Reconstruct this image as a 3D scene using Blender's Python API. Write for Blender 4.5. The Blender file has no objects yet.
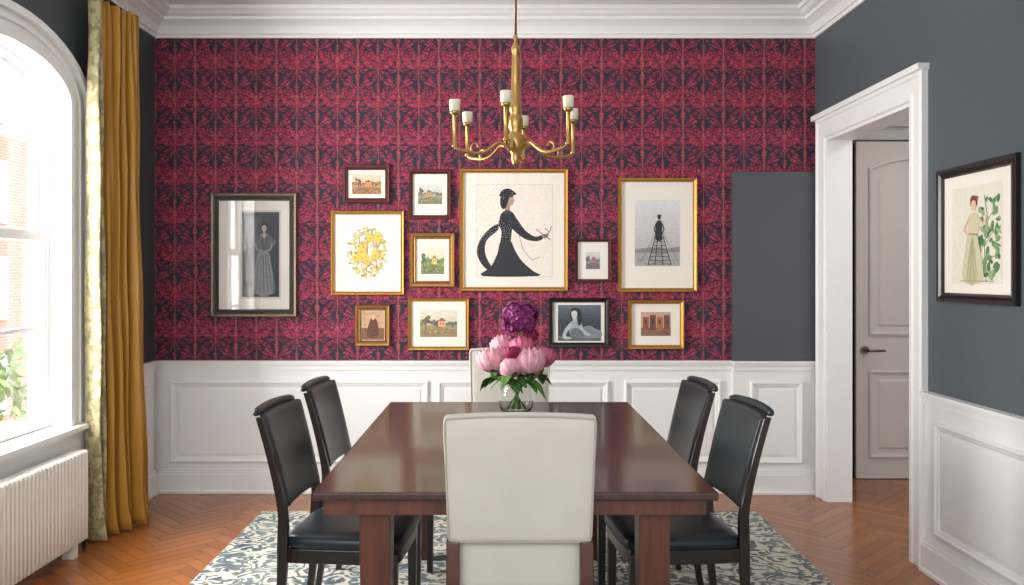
import bpy, math, random
from mathutils import Vector, Matrix
random.seed(7)
S = bpy.context.scene
COL = S.collection
try:
    S.view_settings.view_transform = 'Standard'
except Exception: pass
PI = math.pi
F = 850.0; VX = 500.0; VY = 275.0; H = 1.4
XL = -2.226; XR = 2.032; YB = 5.48; ZC = 3.09; Y0 = -0.6

def srgb(r, g, b):
    def c(v):
        v = v/255.0
        return v/12.92 if v <= 0.04045 else ((v+0.055)/1.055)**2.4
    return (c(r), c(g), c(b), 1.0)

# ---------------------------------------------------------------- node helper
class E:
    def __init__(s, nt, k): s.nt = nt; s.k = k
    def _op(s, op, *a):
        n = s.nt.nodes.new('ShaderNodeMath'); n.operation = op
        for i, v in enumerate(a):
            if isinstance(v, E): s.nt.links.new(v.k, n.inputs[i])
            else: n.inputs[i].default_value = float(v)
        return E(s.nt, n.outputs[0])
    def __add__(s, o): return s._op('ADD', s, o)
    def __radd__(s, o): return s._op('ADD', o, s)
    def __sub__(s, o): return s._op('SUBTRACT', s, o)
    def __rsub__(s, o): return s._op('SUBTRACT', o, s)
    def __mul__(s, o): return s._op('MULTIPLY', s, o)
    def __rmul__(s, o): return s._op('MULTIPLY', o, s)
    def __truediv__(s, o): return s._op('DIVIDE', s, o)
    def gt(s, o): return s._op('GREATER_THAN', s, o)
    def lt(s, o): return s._op('LESS_THAN', s, o)
    def abs(s): return s._op('ABSOLUTE', s)
    def fract(s): return s._op('FRACT', s)
    def floor(s): return s._op('FLOOR', s)
    def sin(s): return s._op('SINE', s)
    def cos(s): return s._op('COSINE', s)
    def sqrt(s): return s._op('SQRT', s)
    def atan2(s, o): return s._op('ARCTAN2', s, o)
    def max(s, o): return s._op('MAXIMUM', s, o)
    def min(s, o): return s._op('MINIMUM', s, o)
    def smooth(s, a, b):
        n = s.nt.nodes.new('ShaderNodeMapRange'); n.interpolation_type = 'SMOOTHSTEP'
        s.nt.links.new(s.k, n.inputs[0]); n.inputs[1].default_value = a; n.inputs[2].default_value = b
        return E(s.nt, n.outputs[0])

def mat_base(name):
    m = bpy.data.materials.new(name); m.use_nodes = True
    nt = m.node_tree; b = nt.nodes['Principled BSDF']
    return m, nt, b
def coords(nt, kind='Object'):
    tc = nt.nodes.new('ShaderNodeTexCoord'); sp = nt.nodes.new('ShaderNodeSeparateXYZ')
    nt.links.new(tc.outputs[kind], sp.inputs[0])
    return tc.outputs[kind], E(nt, sp.outputs[0]), E(nt, sp.outputs[1]), E(nt, sp.outputs[2])
def comb(nt, x, y, z):
    n = nt.nodes.new('ShaderNodeCombineXYZ')
    for i, v in enumerate((x, y, z)):
        if isinstance(v, E): nt.links.new(v.k, n.inputs[i])
        else: n.inputs[i].default_value = v
    return n.outputs[0]
def noise(nt, vec, scale, detail=3, rough=0.5):
    n = nt.nodes.new('ShaderNodeTexNoise'); n.inputs['Scale'].default_value = scale
    n.inputs['Detail'].default_value = detail; n.inputs['Roughness'].default_value = rough
    nt.links.new(vec, n.inputs['Vector']); return E(nt, n.outputs[0])
def mix(nt, fac, a, b, mode='MIX'):
    n = nt.nodes.new('ShaderNodeMix'); n.data_type = 'RGBA'; n.blend_type = mode
    if isinstance(fac, E): nt.links.new(fac.k, n.inputs[0])
    else: n.inputs[0].default_value = fac
    for i, v in ((6, a), (7, b)):
        if isinstance(v, (tuple, list)): n.inputs[i].default_value = v
        else: nt.links.new(v, n.inputs[i])
    return n.outputs[2]
def bump(nt, b, h, strength, dist=0.01):
    n = nt.nodes.new('ShaderNodeBump'); n.inputs['Strength'].default_value = strength
    n.inputs['Distance'].default_value = dist
    nt.links.new(h.k, n.inputs['Height']); nt.links.new(n.outputs[0], b.inputs['Normal'])

def mat_simple(name, c, rough=0.5, metal=0.0, var=0.08, nscale=20, bmp=0.0, bscale=200, coat=0.0, spec=0.5):
    m, nt, b = mat_base(name)
    v, x, y, z = coords(nt)
    n = noise(nt, v, nscale)
    dark = tuple(k*(1-var*2) for k in c[:3])+(1,)
    lite = tuple(min(1, k*(1+var)) for k in c[:3])+(1,)
    nt.links.new(mix(nt, n, dark, lite), b.inputs['Base Color'])
    b.inputs['Roughness'].default_value = rough; b.inputs['Metallic'].default_value = metal
    b.inputs['Coat Weight'].default_value = coat
    b.inputs['Specular IOR Level'].default_value = spec
    if bmp > 0: bump(nt, b, noise(nt, v, bscale, 4), bmp, 0.002)
    return m

M = {}
M['white'] = mat_simple('white_paint', srgb(234, 234, 233), 0.45, var=0.015)
M['ceil'] = mat_simple('ceiling_paint', srgb(232, 232, 232), 0.8, var=0.01)
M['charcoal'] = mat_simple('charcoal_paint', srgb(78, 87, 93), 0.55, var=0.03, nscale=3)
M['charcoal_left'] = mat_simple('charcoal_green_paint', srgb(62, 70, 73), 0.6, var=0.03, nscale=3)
M['panel'] = mat_simple('slate_panel_paint', srgb(76, 79, 85), 0.5, var=0.03, nscale=3)
M['hall'] = mat_simple('hall_paint', srgb(200, 198, 195), 0.7, var=0.02)
M['door'] = mat_simple('door_paint', srgb(208, 201, 195), 0.45, var=0.02)
M['brass'] = mat_simple('brushed_brass', srgb(198, 162, 100), 0.36, 1.0, var=0.1)
M['gold'] = mat_simple('gold_leaf', srgb(196, 150, 78), 0.35, 0.85, var=0.18, nscale=60)
M['oldgold'] = mat_simple('antique_gold', srgb(160, 115, 60), 0.4, 0.7, var=0.25, nscale=80)
M['silver'] = mat_simple('dark_pewter', srgb(104, 94, 78), 0.35, 0.7, var=0.2, nscale=60)
M['redwood'] = mat_simple('red_mahogany_frame', srgb(86, 34, 30), 0.35, 0, var=0.2, nscale=60)
M['blackframe'] = mat_simple('black_lacquer', srgb(24, 22, 22), 0.3, 0, var=0.1)
M['mat'] = mat_simple('ivory_mat_board', srgb(236, 230, 220), 0.8, var=0.01)
M['leather'] = mat_simple('black_leather', srgb(25, 38, 44), 0.34, 0, var=0.1, nscale=30, bmp=0.15, bscale=250)
M['ebony'] = mat_simple('espresso_wood', srgb(32, 23, 22), 0.3, 0, var=0.2, nscale=25, coat=0.3)
M['linen'] = mat_simple('off_white_leather', srgb(200, 195, 186), 0.55, 0, var=0.08, nscale=5, bmp=0.25, bscale=300)
M['piping'] = mat_simple('off_white_piping', srgb(176, 168, 156), 0.7, 0, var=0.03)
M['walnutleg'] = mat_simple('walnut_leg', srgb(78, 40, 30), 0.35, 0, var=0.2, nscale=25, coat=0.2)
M['dark'] = mat_simple('dark_metal', srgb(60, 54, 48), 0.35, 0.9, var=0.1)
M['bronze'] = mat_simple('aged_bronze', srgb(120, 108, 88), 0.35, 0.9, var=0.1)
M['candle'] = mat_simple('frosted_candle_sleeve', srgb(228, 220, 200), 0.5, 0, var=0.04)
M['radiator'] = mat_simple('radiator_enamel', srgb(230, 225, 216), 0.35, 0, var=0.02)
M['stem'] = mat_simple('green_stem', srgb(86, 132, 54), 0.5, 0, var=0.2)
M['leaf'] = mat_simple('green_leaf', srgb(78, 126, 52), 0.45, 0, var=0.3, nscale=30)
M['pink'] = mat_simple('pink_petal', srgb(222, 112, 148), 0.6, 0, var=0.3, nscale=40)
M['palepink'] = mat_simple('pale_pink_petal', srgb(240, 172, 186), 0.6, 0, var=0.22, nscale=40)
M['magenta'] = mat_simple('magenta_petal', srgb(150, 26, 80), 0.6, 0, var=0.25, nscale=25)
M['purple'] = mat_simple('purple_petal', srgb(140, 40, 108), 0.6, 0, var=0.35, nscale=60)
M['bush'] = mat_simple('bush_leaf', srgb(168, 190, 130), 0.7, 0, var=0.3, nscale=10)
M['stone'] = mat_simple('pavement', srgb(210, 208, 202), 0.8, 0, var=0.05)

def m_glass():
    m, nt, b = mat_base('clear_glass')
    b.inputs['Base Color'].default_value = (0.98, 1, 0.99, 1); b.inputs['Roughness'].default_value = 0.0
    b.inputs['Transmission Weight'].default_value = 1.0; b.inputs['IOR'].default_value = 1.22
    return m
M['glass'] = m_glass()
def m_pane(name, fac):
    m = bpy.data.materials.new(name); m.use_nodes = True; nt = m.node_tree
    nt.nodes.clear(); o = nt.nodes.new('ShaderNodeOutputMaterial')
    t = nt.nodes.new('ShaderNodeBsdfTransparent'); g = nt.nodes.new('ShaderNodeBsdfGlossy')
    g.inputs['Roughness'].default_value = 0.02
    mx = nt.nodes.new('ShaderNodeMixShader'); mx.inputs[0].default_value = fac
    nt.links.new(t.outputs[0], mx.inputs[1]); nt.links.new(g.outputs[0], mx.inputs[2])
    nt.links.new(mx.outputs[0], o.inputs[0]); return m
M['pane'] = m_pane('window_pane_glass', 0.06)
M['picglass'] = m_pane('picture_glass', 0.006)
M['picglass2'] = m_pane('reflective_picture_glass', 0.11)

def m_wallpaper():
    m, nt, b = mat_base('palm_wallpaper')
    vec, X, Y, Z = coords(nt)
    nx = noise(nt, vec, 26, 3); nz = noise(nt, comb(nt, X+7.3, Y, Z+3.1), 26, 3)
    Xw = X + (nx-0.5)*0.018; Zw = Z + (nz-0.5)*0.018
    W = 0.262; Hh = 0.248
    def cell(ox, oz):
        return ((Xw/W+ox).fract()-0.5)*W, ((Zw/Hh+oz).fract()-0.5)*Hh
    def fan(ox, oz, R, N, droop, dz, sq, lo=-0.85, k=1.5, fr=340):
        px, pz = cell(ox, oz)
        zz = pz - dz + px*px*droop
        r = (px*px*sq+zz*zz).sqrt()
        ang = px.atan2(zz)
        wv = (ang*N).cos()
        leaf = wv.gt(r/R*k+lo)
        rib = wv.lt(0.965).max(r.lt(R*0.25))
        pin = (r*fr+wv*1.8).sin().gt(-0.68)
        return leaf*r.lt(R)*pin*rib, r/R
    a, ra = fan(0.0, 0.0, 0.106, 8, 3.4, -0.012, 0.55)
    c, rc = fan(0.5, 0.12, 0.082, 7, -3.5, -0.02, 0.5)
    e, re = fan(0.5, 0.58, 0.070, 7, 5.0, 0.01, 0.45)
    d, rd = fan(0.0, 0.5, 0.052, 6, -5.0, 0.0, 0.35)
    px, pz = cell(0.0, 0.0)
    q, qz = cell(0.5, 0.5)
    f1 = pz+0.060+px*px*2.8
    fr1 = f1.abs().lt(0.011)*((px.abs()*270+f1*300).sin().gt(-0.25))
    f2 = pz+0.096+px*px*1.6
    fr2 = f2.abs().lt(0.008)*((px.abs()*290-f2*280).sin().gt(-0.1))
    red = a.max(c).max(e).max(d).max(fr1).max(fr2)
    stem = (px.abs().lt(0.0036)).max(q.abs().lt(0.0026))
    n2 = noise(nt, vec, 9, 3)
    navy = mix(nt, n2, srgb(38, 36, 50), srgb(62, 58, 74))
    tone = noise(nt, vec, 50, 3).smooth(0.3, 0.7)
    crim = mix(nt, tone, srgb(128, 34, 56), srgb(188, 66, 92))
    crim = mix(nt, ra.gt(0.62)*a*0.3, crim, srgb(206, 100, 114))
    patch = noise(nt, comb(nt, X*1.5, Y, Z*3.0), 9, 2).smooth(0.35, 0.65)
    col = mix(nt, red*(0.66+patch*0.32), navy, crim)
    col = mix(nt, stem*0.45, col, srgb(176, 118, 96))
    nt.links.new(col, b.inputs['Base Color'])
    b.inputs['Roughness'].default_value = 0.7
    b.inputs['Specular IOR Level'].default_value = 0.2
    return m
M['wallpaper'] = m_wallpaper()

def m_floor():
    m, nt, b = mat_base('herringbone_oak')
    uv = nt.nodes.new('ShaderNodeUVMap'); uv.uv_map = 'UVMap'
    sp = nt.nodes.new('ShaderNodeSeparateXYZ'); nt.links.new(uv.outputs[0], sp.inputs[0])
    u = E(nt, sp.outputs[0]); v = E(nt, sp.outputs[1])
    at = nt.nodes.new('ShaderNodeAttribute'); at.attribute_name = 'Col'
    rs = nt.nodes.new('ShaderNodeSeparateColor'); nt.links.new(at.outputs['Color'], rs.inputs[0])
    rnd = E(nt, rs.outputs[0])
    g = noise(nt, comb(nt, u*3+rnd*40, v*14+rnd*9, 0.0), 1.6, 5, 0.6)
    base = mix(nt, rnd, srgb(146, 84, 38), srgb(172, 106, 52))
    col = mix(nt, g, mix(nt, 0.5, base, srgb(118, 64, 28)), base)
    vf = v.fract()
    edge = (vf-0.5).abs().gt(0.480).max((u-0.5).abs().gt(0.496))
    col = mix(nt, edge*0.6, col, srgb(72, 38, 18))
    nt.links.new(col, b.inputs['Base Color'])
    b.inputs['Roughness'].default_value = 0.27; b.inputs['Coat Weight'].default_value = 0.15
    b.inputs['Coat Roughness'].default_value = 0.12
    bump(nt, b, edge*-1.0, 0.2, 0.002)
    return m
M['floor'] = m_floor()

def m_wood(name, c1, c2, rough, axis, coat=0.4):
    m, nt, b = mat_base(name)
    vec, X, Y, Z = coords(nt)
    s = {'y': (X*22, Y*1.2, Z*22), 'z': (X*22, Y*22, Z*1.2)}[axis]
    g = noise(nt, comb(nt, *s), 1.5, 6, 0.65)
    nt.links.new(mix(nt, g.smooth(0.3, 0.7), c1, c2), b.inputs['Base Color'])
    b.inputs['Roughness'].default_value = rough; b.inputs['Coat Weight'].default_value = coat
    b.inputs['Coat Roughness'].default_value = 0.08
    return m
M['mahog'] = m_wood('mahogany_top', srgb(46, 21, 18), srgb(66, 33, 26), 0.26, 'y', 0.28)
M['mahogleg'] = m_wood('mahogany_leg', srgb(72, 34, 25), srgb(102, 53, 38), 0.35, 'z', 0.2)

def m_rug():
    m, nt, b = mat_base('floral_rug')
    vec, X, Y, Z = coords(nt)
    n1 = noise(nt, vec, 6, 3); n2 = noise(nt, comb(nt, X+5, Y+9, Z), 6, 3)
    Xw = X+(n1-0.5)*0.24; Yw = Y+(n2-0.5)*0.24
    w = comb(nt, Xw, Yw, 0.0)
    vo = nt.nodes.new('ShaderNodeTexVoronoi'); vo.inputs['Scale'].default_value = 6.2
    nt.links.new(w, vo.inputs['Vector']); d = E(nt, vo.outputs['Distance'])
    vo2 = nt.nodes.new('ShaderNodeTexVoronoi'); vo2.inputs['Scale'].default_value = 19
    nt.links.new(comb(nt, Xw*1.0, Yw*1.5, 0.0), vo2.inputs['Vector']); d2 = E(nt, vo2.outputs['Distance'])
    scroll = ((d*30+n1*4).sin()).smooth(0.05, 0.3)
    leaves = (0.46-d2).smooth(0.0, 0.06)*noise(nt, vec, 7, 2).smooth(0.42, 0.48)
    pat = (scroll*noise(nt, vec, 12, 2).smooth(0.38, 0.46)).max(leaves)
    fade = noise(nt, vec, 3, 3).smooth(0.25, 0.75)
    col = mix(nt, pat*(0.72+fade*0.25), srgb(206, 203, 188), mix(nt, noise(nt, vec, 4).smooth(0.35, 0.65), srgb(46, 66, 88), srgb(84, 108, 118)))
    nt.links.new(col, b.inputs['Base Color']); b.inputs['Roughness'].default_value = 0.95
    b.inputs['Specular IOR Level'].default_value = 0.1
    bump(nt, b, noise(nt, vec, 400, 2), 0.4, 0.003)
    return m
M['rug'] = m_rug()

def m_curtain(name, a, c, stripes):
    m, nt, b = mat_base(name)
    vec, X, Y, Z = coords(nt)
    n = noise(nt, comb(nt, X*8, Y*8, Z*0.7), 3, 3)
    col = mix(nt, n, a, c)
    if stripes:
        nn = noise(nt, comb(nt, X, Y*1.5, Z*0.8), 24, 3, 0.6)
        col = mix(nt, nn.smooth(0.44, 0.54)*0.7, col, srgb(188, 176, 132))
    nt.links.new(col, b.inputs['Base Color']); b.inputs['Roughness'].default_value = 0.5
    b.inputs['Sheen Weight'].default_value = 0.2
    return m
M['mustard'] = m_curtain('mustard_silk', srgb(152, 104, 22), srgb(186, 138, 44), False)
M['olive'] = m_curtain('pale_gold_patterned_silk', srgb(116, 110, 78), srgb(140, 132, 96), True)

def m_brick():
    m, nt, b = mat_base('red_brick')
    vec, X, Y, Z = coords(nt)
    br = nt.nodes.new('ShaderNodeTexBrick'); br.inputs['Scale'].default_value = 3.0
    br.inputs['Color1'].default_value = srgb(200, 140, 126); br.inputs['Color2'].default_value = srgb(208, 154, 138)
    br.inputs['Mortar'].default_value = srgb(220, 192, 182)
    nt.links.new(comb(nt, Y, Z, 0.0), br.inputs['Vector'])
    nt.links.new(br.outputs[0], b.inputs['Base Color']); b.inputs['Roughness'].default_value = 0.9
    return m
M['brick'] = m_brick()

def m_art():
    m, nt, b = mat_base('printed_paper')
    at = nt.nodes.new('ShaderNodeAttribute'); at.attribute_name = 'Col'
    vec, X, Y, Z = coords(nt)
    n = noise(nt, vec, 60, 6, 0.7)
    g = mix(nt, n, (0.78, 0.78, 0.78, 1), (1.18, 1.18, 1.18, 1))
    nt.links.new(mix(nt, 1.0, at.outputs['Color'], g, 'MULTIPLY'), b.inputs['Base Color'])
    b.inputs['Roughness'].default_value = 0.6
    return m
M['art'] = m_art()

# ---------------------------------------------------------------- mesh builder
class B:
    def __init__(s): s.v = []; s.f = []; s.m = []; s.sm = []; s.c = []; s.uv = None
    def face(s, idx, m=0, sm=False, c=(1, 1, 1, 1)):
        s.f.append(tuple(idx)); s.m.append(m); s.sm.append(sm); s.c.append(c)
    def box(s, x0, x1, y0, y1, z0, z1, m=0):
        k = len(s.v)
        s.v += [(x0,y0,z0),(x1,y0,z0),(x1,y1,z0),(x0,y1,z0),(x0,y0,z1),(x1,y0,z1),(x1,y1,z1),(x0,y1,z1)]
        for q in ((0,3,2,1),(4,5,6,7),(0,1,5,4),(1,2,6,5),(2,3,7,6),(3,0,4,7)):
            s.face([k+i for i in q], m)
    def loft(s, rings, m=0, sm=True, cap0=True, cap1=True, closed=True):
        k = len(s.v); n = len(rings[0])
        for r in rings: s.v += [tuple(p) for p in r]
        for i in range(len(rings)-1):
            for j in range(n if closed else n-1):
                a = k+i*n+j; b2 = k+i*n+(j+1) % n
                s.face((a, b2, b2+n, a+n), m, sm)
        if cap0: s.face([k+j for j in range(n)][::-1], m)
        if cap1: s.face([k+(len(rings)-1)*n+j for j in range(n)], m)
    def lathe(s, prof, c=(0, 0, 0), seg=24, m=0, cap0=True, cap1=True):
        rings = [[(c[0]+r*math.cos(2*PI*j/seg), c[1]+r*math.sin(2*PI*j/seg), c[2]+z) for j in range(seg)] for r, z in prof]
        s.loft(rings, m, True, cap0, cap1)
    def tube(s, pts, rad, seg=10, m=0, closed=False):
        P = [Vector(p) for p in pts]; n = len(P); rings = []
        up = Vector((0, 0, 1)); prev = None
        for i in range(n):
            if closed: t = (P[(i+1) % n]-P[i-1]).normalized()
            else: t = (P[min(i+1, n-1)]-P[max(i-1, 0)]).normalized()
            if prev is None:
                a = t.cross(up)
                if a.length < 1e-3: a = t.cross(Vector((1, 0, 0)))
            else: a = prev-t*prev.dot(t)
            a.normalize(); prev = a; b2 = t.cross(a)
            r = rad[i] if isinstance(rad, (list, tuple)) else rad
            rings.append([P[i]+a*r*math.cos(2*PI*j/seg)+b2*r*math.sin(2*PI*j/seg) for j in range(seg)])
        if closed: rings.append(rings[0])
        s.loft(rings, m, True, not closed, not closed)
    def rings4(s, u0, u1, v0, v1, prof, mp, m=0):
        k = len(s.v)
        for ins, d in prof:
            for u, v in ((u0+ins, v0+ins), (u1-ins, v0+ins), (u1-ins, v1-ins), (u0+ins, v1-ins)):
                s.v.append(mp(u, v, d))
        for i in range(len(prof)-1):
            for j in range(4):
                a = k+i*4+j; b2 = k+i*4+(j+1) % 4
                s.face((a, b2, b2+4, a+4), m)
    def poly(s, pts, m=0, c=(1, 1, 1, 1)):
        k = len(s.v); s.v += [tuple(p) for p in pts]
        s.face(range(k, k+len(pts)), m, False, c)
    def grid(s, fn, nu, nv, m=0, closed_u=False):
        k = len(s.v)
        for j in range(nv+1):
            for i in range(nu+1): s.v.append(tuple(fn(i/nu, j/nv)))
        for j in range(nv):
            for i in range(nu):
                a = k+j*(nu+1)+i
                mm = m(i/nu) if callable(m) else m
                s.face((a, a+1, a+nu+2, a+nu+1), mm, True)
    def build(s, name, mats, loc=(0, 0, 0), rz=0.0, parent=None, bevel=0, bseg=2, sub=0, solid=0, label=None, cat=None, kind=None, group=None, fixn=True):
        me = bpy.data.meshes.new(name); me.from_pydata(s.v, [], s.f)
        for mm in mats: me.materials.append(M[mm])
        for i, p in enumerate(me.polygons):
            p.material_index = s.m[i]; p.use_smooth = s.sm[i]
        ca = me.color_attributes.new('Col', 'FLOAT_COLOR', 'CORNER')
        for i, p in enumerate(me.polygons):
            for li in p.loop_indices: ca.data[li].color = s.c[i]
        if s.uv:
            ul = me.uv_layers.new(name='UVMap')
            for i, p in enumerate(me.polygons):
                for q, li in enumerate(p.loop_indices): ul.data[li].uv = s.uv[i][q]
        me.update()
        if fixn:
            import bmesh
            bm = bmesh.new(); bm.from_mesh(me); bmesh.ops.recalc_face_normals(bm, faces=bm.faces[:]); bm.to_mesh(me); bm.free()
        o = bpy.data.objects.new(name, me); COL.objects.link(o)
        o.location = loc; o.rotation_euler = (0, 0, rz)
        if parent: o.parent = parent
        if bevel:
            md = o.modifiers.new('bevel', 'BEVEL'); md.width = bevel; md.segments = bseg; md.limit_method = 'ANGLE'
            md.angle_limit = math.radians(40)
        if solid:
            md = o.modifiers.new('solid', 'SOLIDIFY'); md.thickness = solid; md.offset = 0
        if sub:
            md = o.modifiers.new('sub', 'SUBSURF'); md.levels = sub; md.render_levels = sub
        tag(o, label, cat, kind, group)
        return o
def tag(o, label=None, cat=None, kind=None, group=None):
    if label: o['label'] = label
    if cat: o['category'] = cat
    if kind: o['kind'] = kind
    if group: o['group'] = group
def empty(name, loc, rz=0, **k):
    o = bpy.data.objects.new(name, None); o.empty_display_size = 0.1
    COL.objects.link(o); o.location = loc; o.rotation_euler = (0, 0, rz); tag(o, **k); return o
def clone(o, loc, rz, group=None, label=None):
    n = o.copy(); COL.objects.link(n); n.location = loc; n.rotation_euler = (0, 0, rz)
    if label: n['label'] = label
    for ch in o.children:
        c2 = ch.copy(); COL.objects.link(c2); c2.parent = n
        for g in ch.children:
            g2 = g.copy(); COL.objects.link(g2); g2.parent = c2
    return n
def sring(cx, cy, z, a, b, n=5.0, seg=28, bow=0.0, zb=0.0):
    r = []
    for j in range(seg):
        t = 2*PI*j/seg; c = math.cos(t); si = math.sin(t)
        x = a*math.copysign(abs(c)**(2/n), c); y = b*math.copysign(abs(si)**(2/n), si)
        r.append((cx+x+bow*(y/b)**2 if b else cx+x, cy+y, z+zb*(1-(y/b)**2)))
    return r
def smooth_closed(P, n=4):
    out = []; L = len(P)
    for i in range(L):
        p0, p1, p2, p3 = P[i-1], P[i], P[(i+1) % L], P[(i+2) % L]
        for k in range(n):
            t = k/n
            out.append(tuple(0.5*((2*p1[d])+(-p0[d]+p2[d])*t+(2*p0[d]-5*p1[d]+4*p2[d]-p3[d])*t*t+(-p0[d]+3*p1[d]-3*p2[d]+p3[d])*t**3) for d in (0, 1)))
    return out
ST = 'structure'

# ================================================================ ROOM SHELL
def build_floor():
    b = B(); b.uv = []
    L = 0.42; w = 0.07
    X0, X1, Ya, Yb = XL-0.2, 3.95, Y0, 5.95
    def clip(poly, ax, val, keep_gt):
        out = []
        for i in range(len(poly)):
            p, q = poly[i-1], poly[i]
            ip = (p[ax] >= val) if keep_gt else (p[ax] <= val); iq = (q[ax] >= val) if keep_gt else (q[ax] <= val)
            if ip != iq:
                t = (val-p[ax])/(q[ax]-p[ax]); out.append((p[0]+(q[0]-p[0])*t, p[1]+(q[1]-p[1])*t))
            if iq: out.append(q)
        return out
    c = math.cos(PI/4)
    for k in range(-130, 130):
        for mm in range(-14, 14):
            for typ in (0, 1):
                if typ == 0: x0, y0, lx, ly = k*w+2*L*mm, k*w, L, w
                else: x0, y0, lx, ly = k*w+L+2*L*mm, k*w+w-L, w, L
                P = [(x0, y0), (x0+lx, y0), (x0+lx, y0+ly), (x0, y0+ly)]
                R = [((p[0]-p[1])*c, (p[0]+p[1])*c+2.5) for p in P]
                if max(p[0] for p in R) < X0 or min(p[0] for p in R) > X1 or max(p[1] for p in R) < Ya or min(p[1] for p in R) > Yb: continue
                for ax, val, kg in ((0, X0, True), (0, X1, False), (1, Ya, True), (1, Yb, False)):
                    R = clip(R, ax, val, kg)
                    if len(R) < 3: break
                if len(R) < 3: continue
                uv = []
                for p in R:
                    rx = (p[0]+(p[1]-2.5))*c; ry = (-p[0]+(p[1]-2.5))*c
                    if typ == 0: uv.append(((rx-x0)/L, min(0.9999, max(0.0001, (ry-y0)/w))))
                    else: uv.append(((ry-y0)/L, min(0.9999, max(0.0001, (rx-x0)/w))))
                rr = random.random()
                b.poly([(p[0], p[1], 0) for p in R], 0, (rr, rr, rr, 1)); b.uv.append(uv)
    return b.build('floor', ['floor'], label='orange brown polished wood floor in herringbone pattern', cat='floor', kind=ST, fixn=False)
build_floor()

b = B(); b.box(XL-0.2, XR+0.12, Y0, YB+0.12, ZC, ZC+0.1)
b.build('ceiling', ['ceil'], label='white painted ceiling', cat='ceiling', kind=ST)
b = B(); b.box(XL-0.2, XR, YB, YB+0.12, 0, ZC)
b.build('wall_back', ['wallpaper'], label='wall covered in crimson and navy palm wallpaper', cat='wall', kind=ST)

WY0, WY1, WZ0, WSP, WR = 3.34, 4.36, 0.62, 2.27, 0.2
WC = (WY0+WY1)/2; WA = (WY1-WY0)/2
def arch(a, r, zsp, n=20):
    return [(WC-a*math.cos(PI*i/n), zsp+r*math.sin(PI*i/n)) for i in range(n+1)]
b = B(); xo = XL-0.2
b.box(xo, XL, Y0, WY0, 0, ZC); b.box(xo, XL, WY1, YB, 0, ZC); b.box(xo, XL, WY0, WY1, 0, WZ0)
ap = arch(WA, WR, WSP)
for (ya, za), (yb2, zb2) in zip(ap[:-1], ap[1:]):
    b.poly([(XL, ya, za), (XL, yb2, zb2), (XL, yb2, ZC), (XL, ya, ZC)])
    b.poly([(xo, ya, za), (xo, yb2, zb2), (xo, yb2, ZC), (xo, ya, ZC)])
    b.poly([(XL, ya, za), (XL, yb2, zb2), (xo, yb2, zb2), (xo, ya, za)])
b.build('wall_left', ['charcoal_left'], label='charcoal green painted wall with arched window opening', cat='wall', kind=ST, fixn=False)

DY0, DY1, DZ = 4.17, 5.26, 2.25
b = B(); x1 = XR+0.12
b.box(XR, x1, Y0, DY0, 0, ZC); b.box(XR, x1, DY1, 5.88, 0, ZC); b.box(XR, x1, DY0, DY1, DZ, ZC)
b.build('wall_right', ['charcoal'], label='slate blue grey painted wall with cased doorway', cat='wall', kind=ST)

prof = [(0.0, 2.925), (0.012, 2.925), (0.018, 2.945), (0.03, 2.948), (0.034, 2.962), (0.05, 2.99), (0.085, 3.014), (0.10, 3.02), (0.10, 3.037), (0.13, 3.047), (0.15, 3.065), (0.165, 3.067), (0.165, ZC), (0.0, ZC)]
b = B(); rings = []
for (px, py, sx, sy) in ((XL, Y0, 1, 0), (XL, YB, 1, -1), (XR, YB, -1, -1), (XR, Y0, -1, 0)):
    rings.append([(px+sx*d, py+sy*d, z) for d, z in prof])
b.loft(rings, sm=False)
b.build('trim_1', ['white'], label='white stepped crown moulding', cat='moulding', kind=ST)
b = B(); rings = []
for (px, py, sx, sy) in ((XL, Y0, 1, 0), (XL, YB, 1, -1), (XR, YB, -1, -1), (XR, Y0, -1, 0)):
    rings.append([(px+sx*d, py+sy*d, z) for d, z in ((0.30, ZC), (0.31, ZC-0.02), (0.34, ZC-0.02), (0.35, ZC))])
b.loft(rings, sm=False)
b.build('trim_2', ['white'], label='white ceiling border moulding', cat='moulding', kind=ST)

RAIL = 0.85
MOLD = [(0, 0), (0.0, 0.012), (0.006, 0.018), (0.014, 0.018), (0.02, 0.01), (0.03, 0.008), (0.036, 0.0005)]
def wains(mp, u0, u1, panels, name, lab, top=RAIL, base=0.15):
    b = B()
    def bx(ua, ub, va, vb, d0, d1):
        k = len(b.v)
        for d in (d0, d1):
            for u, v in ((ua, va), (ub, va), (ub, vb), (ua, vb)): b.v.append(mp(u, v, d))
        for q in ((0,1,2,3),(4,5,6,7),(0,1,5,4),(1,2,6,5),(2,3,7,6),(3,0,4,7)): b.face([k+i for i in q])
    bx(u0, u1, 0.0, top-0.02, 0.0005, 0.014)
    bx(u0, u1, top-0.06, top-0.025, 0.0142, 0.024)
    bx(u0, u1, top-0.027, top-0.012, 0.0005, 0.036)
    bx(u0, u1, top-0.012, top, 0.0005, 0.046)
    for (pa, pb) in panels:
        b.rings4(pa, pb, 0.195, top-0.13, [(i, d+0.0142) for i, d in MOLD], mp)
        b.rings4(pa+0.05, pb-0.05, 0.245, top-0.18, [(0, 0.0142), (0.004, 0.019), (0.02, 0.02)], mp)
        bx(pa+0.07, pb-0.07, 0.265, top-0.20, 0.0142, 0.02)
    b.build(name, ['white'], label=lab, cat='wainscoting', kind=ST)
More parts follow.
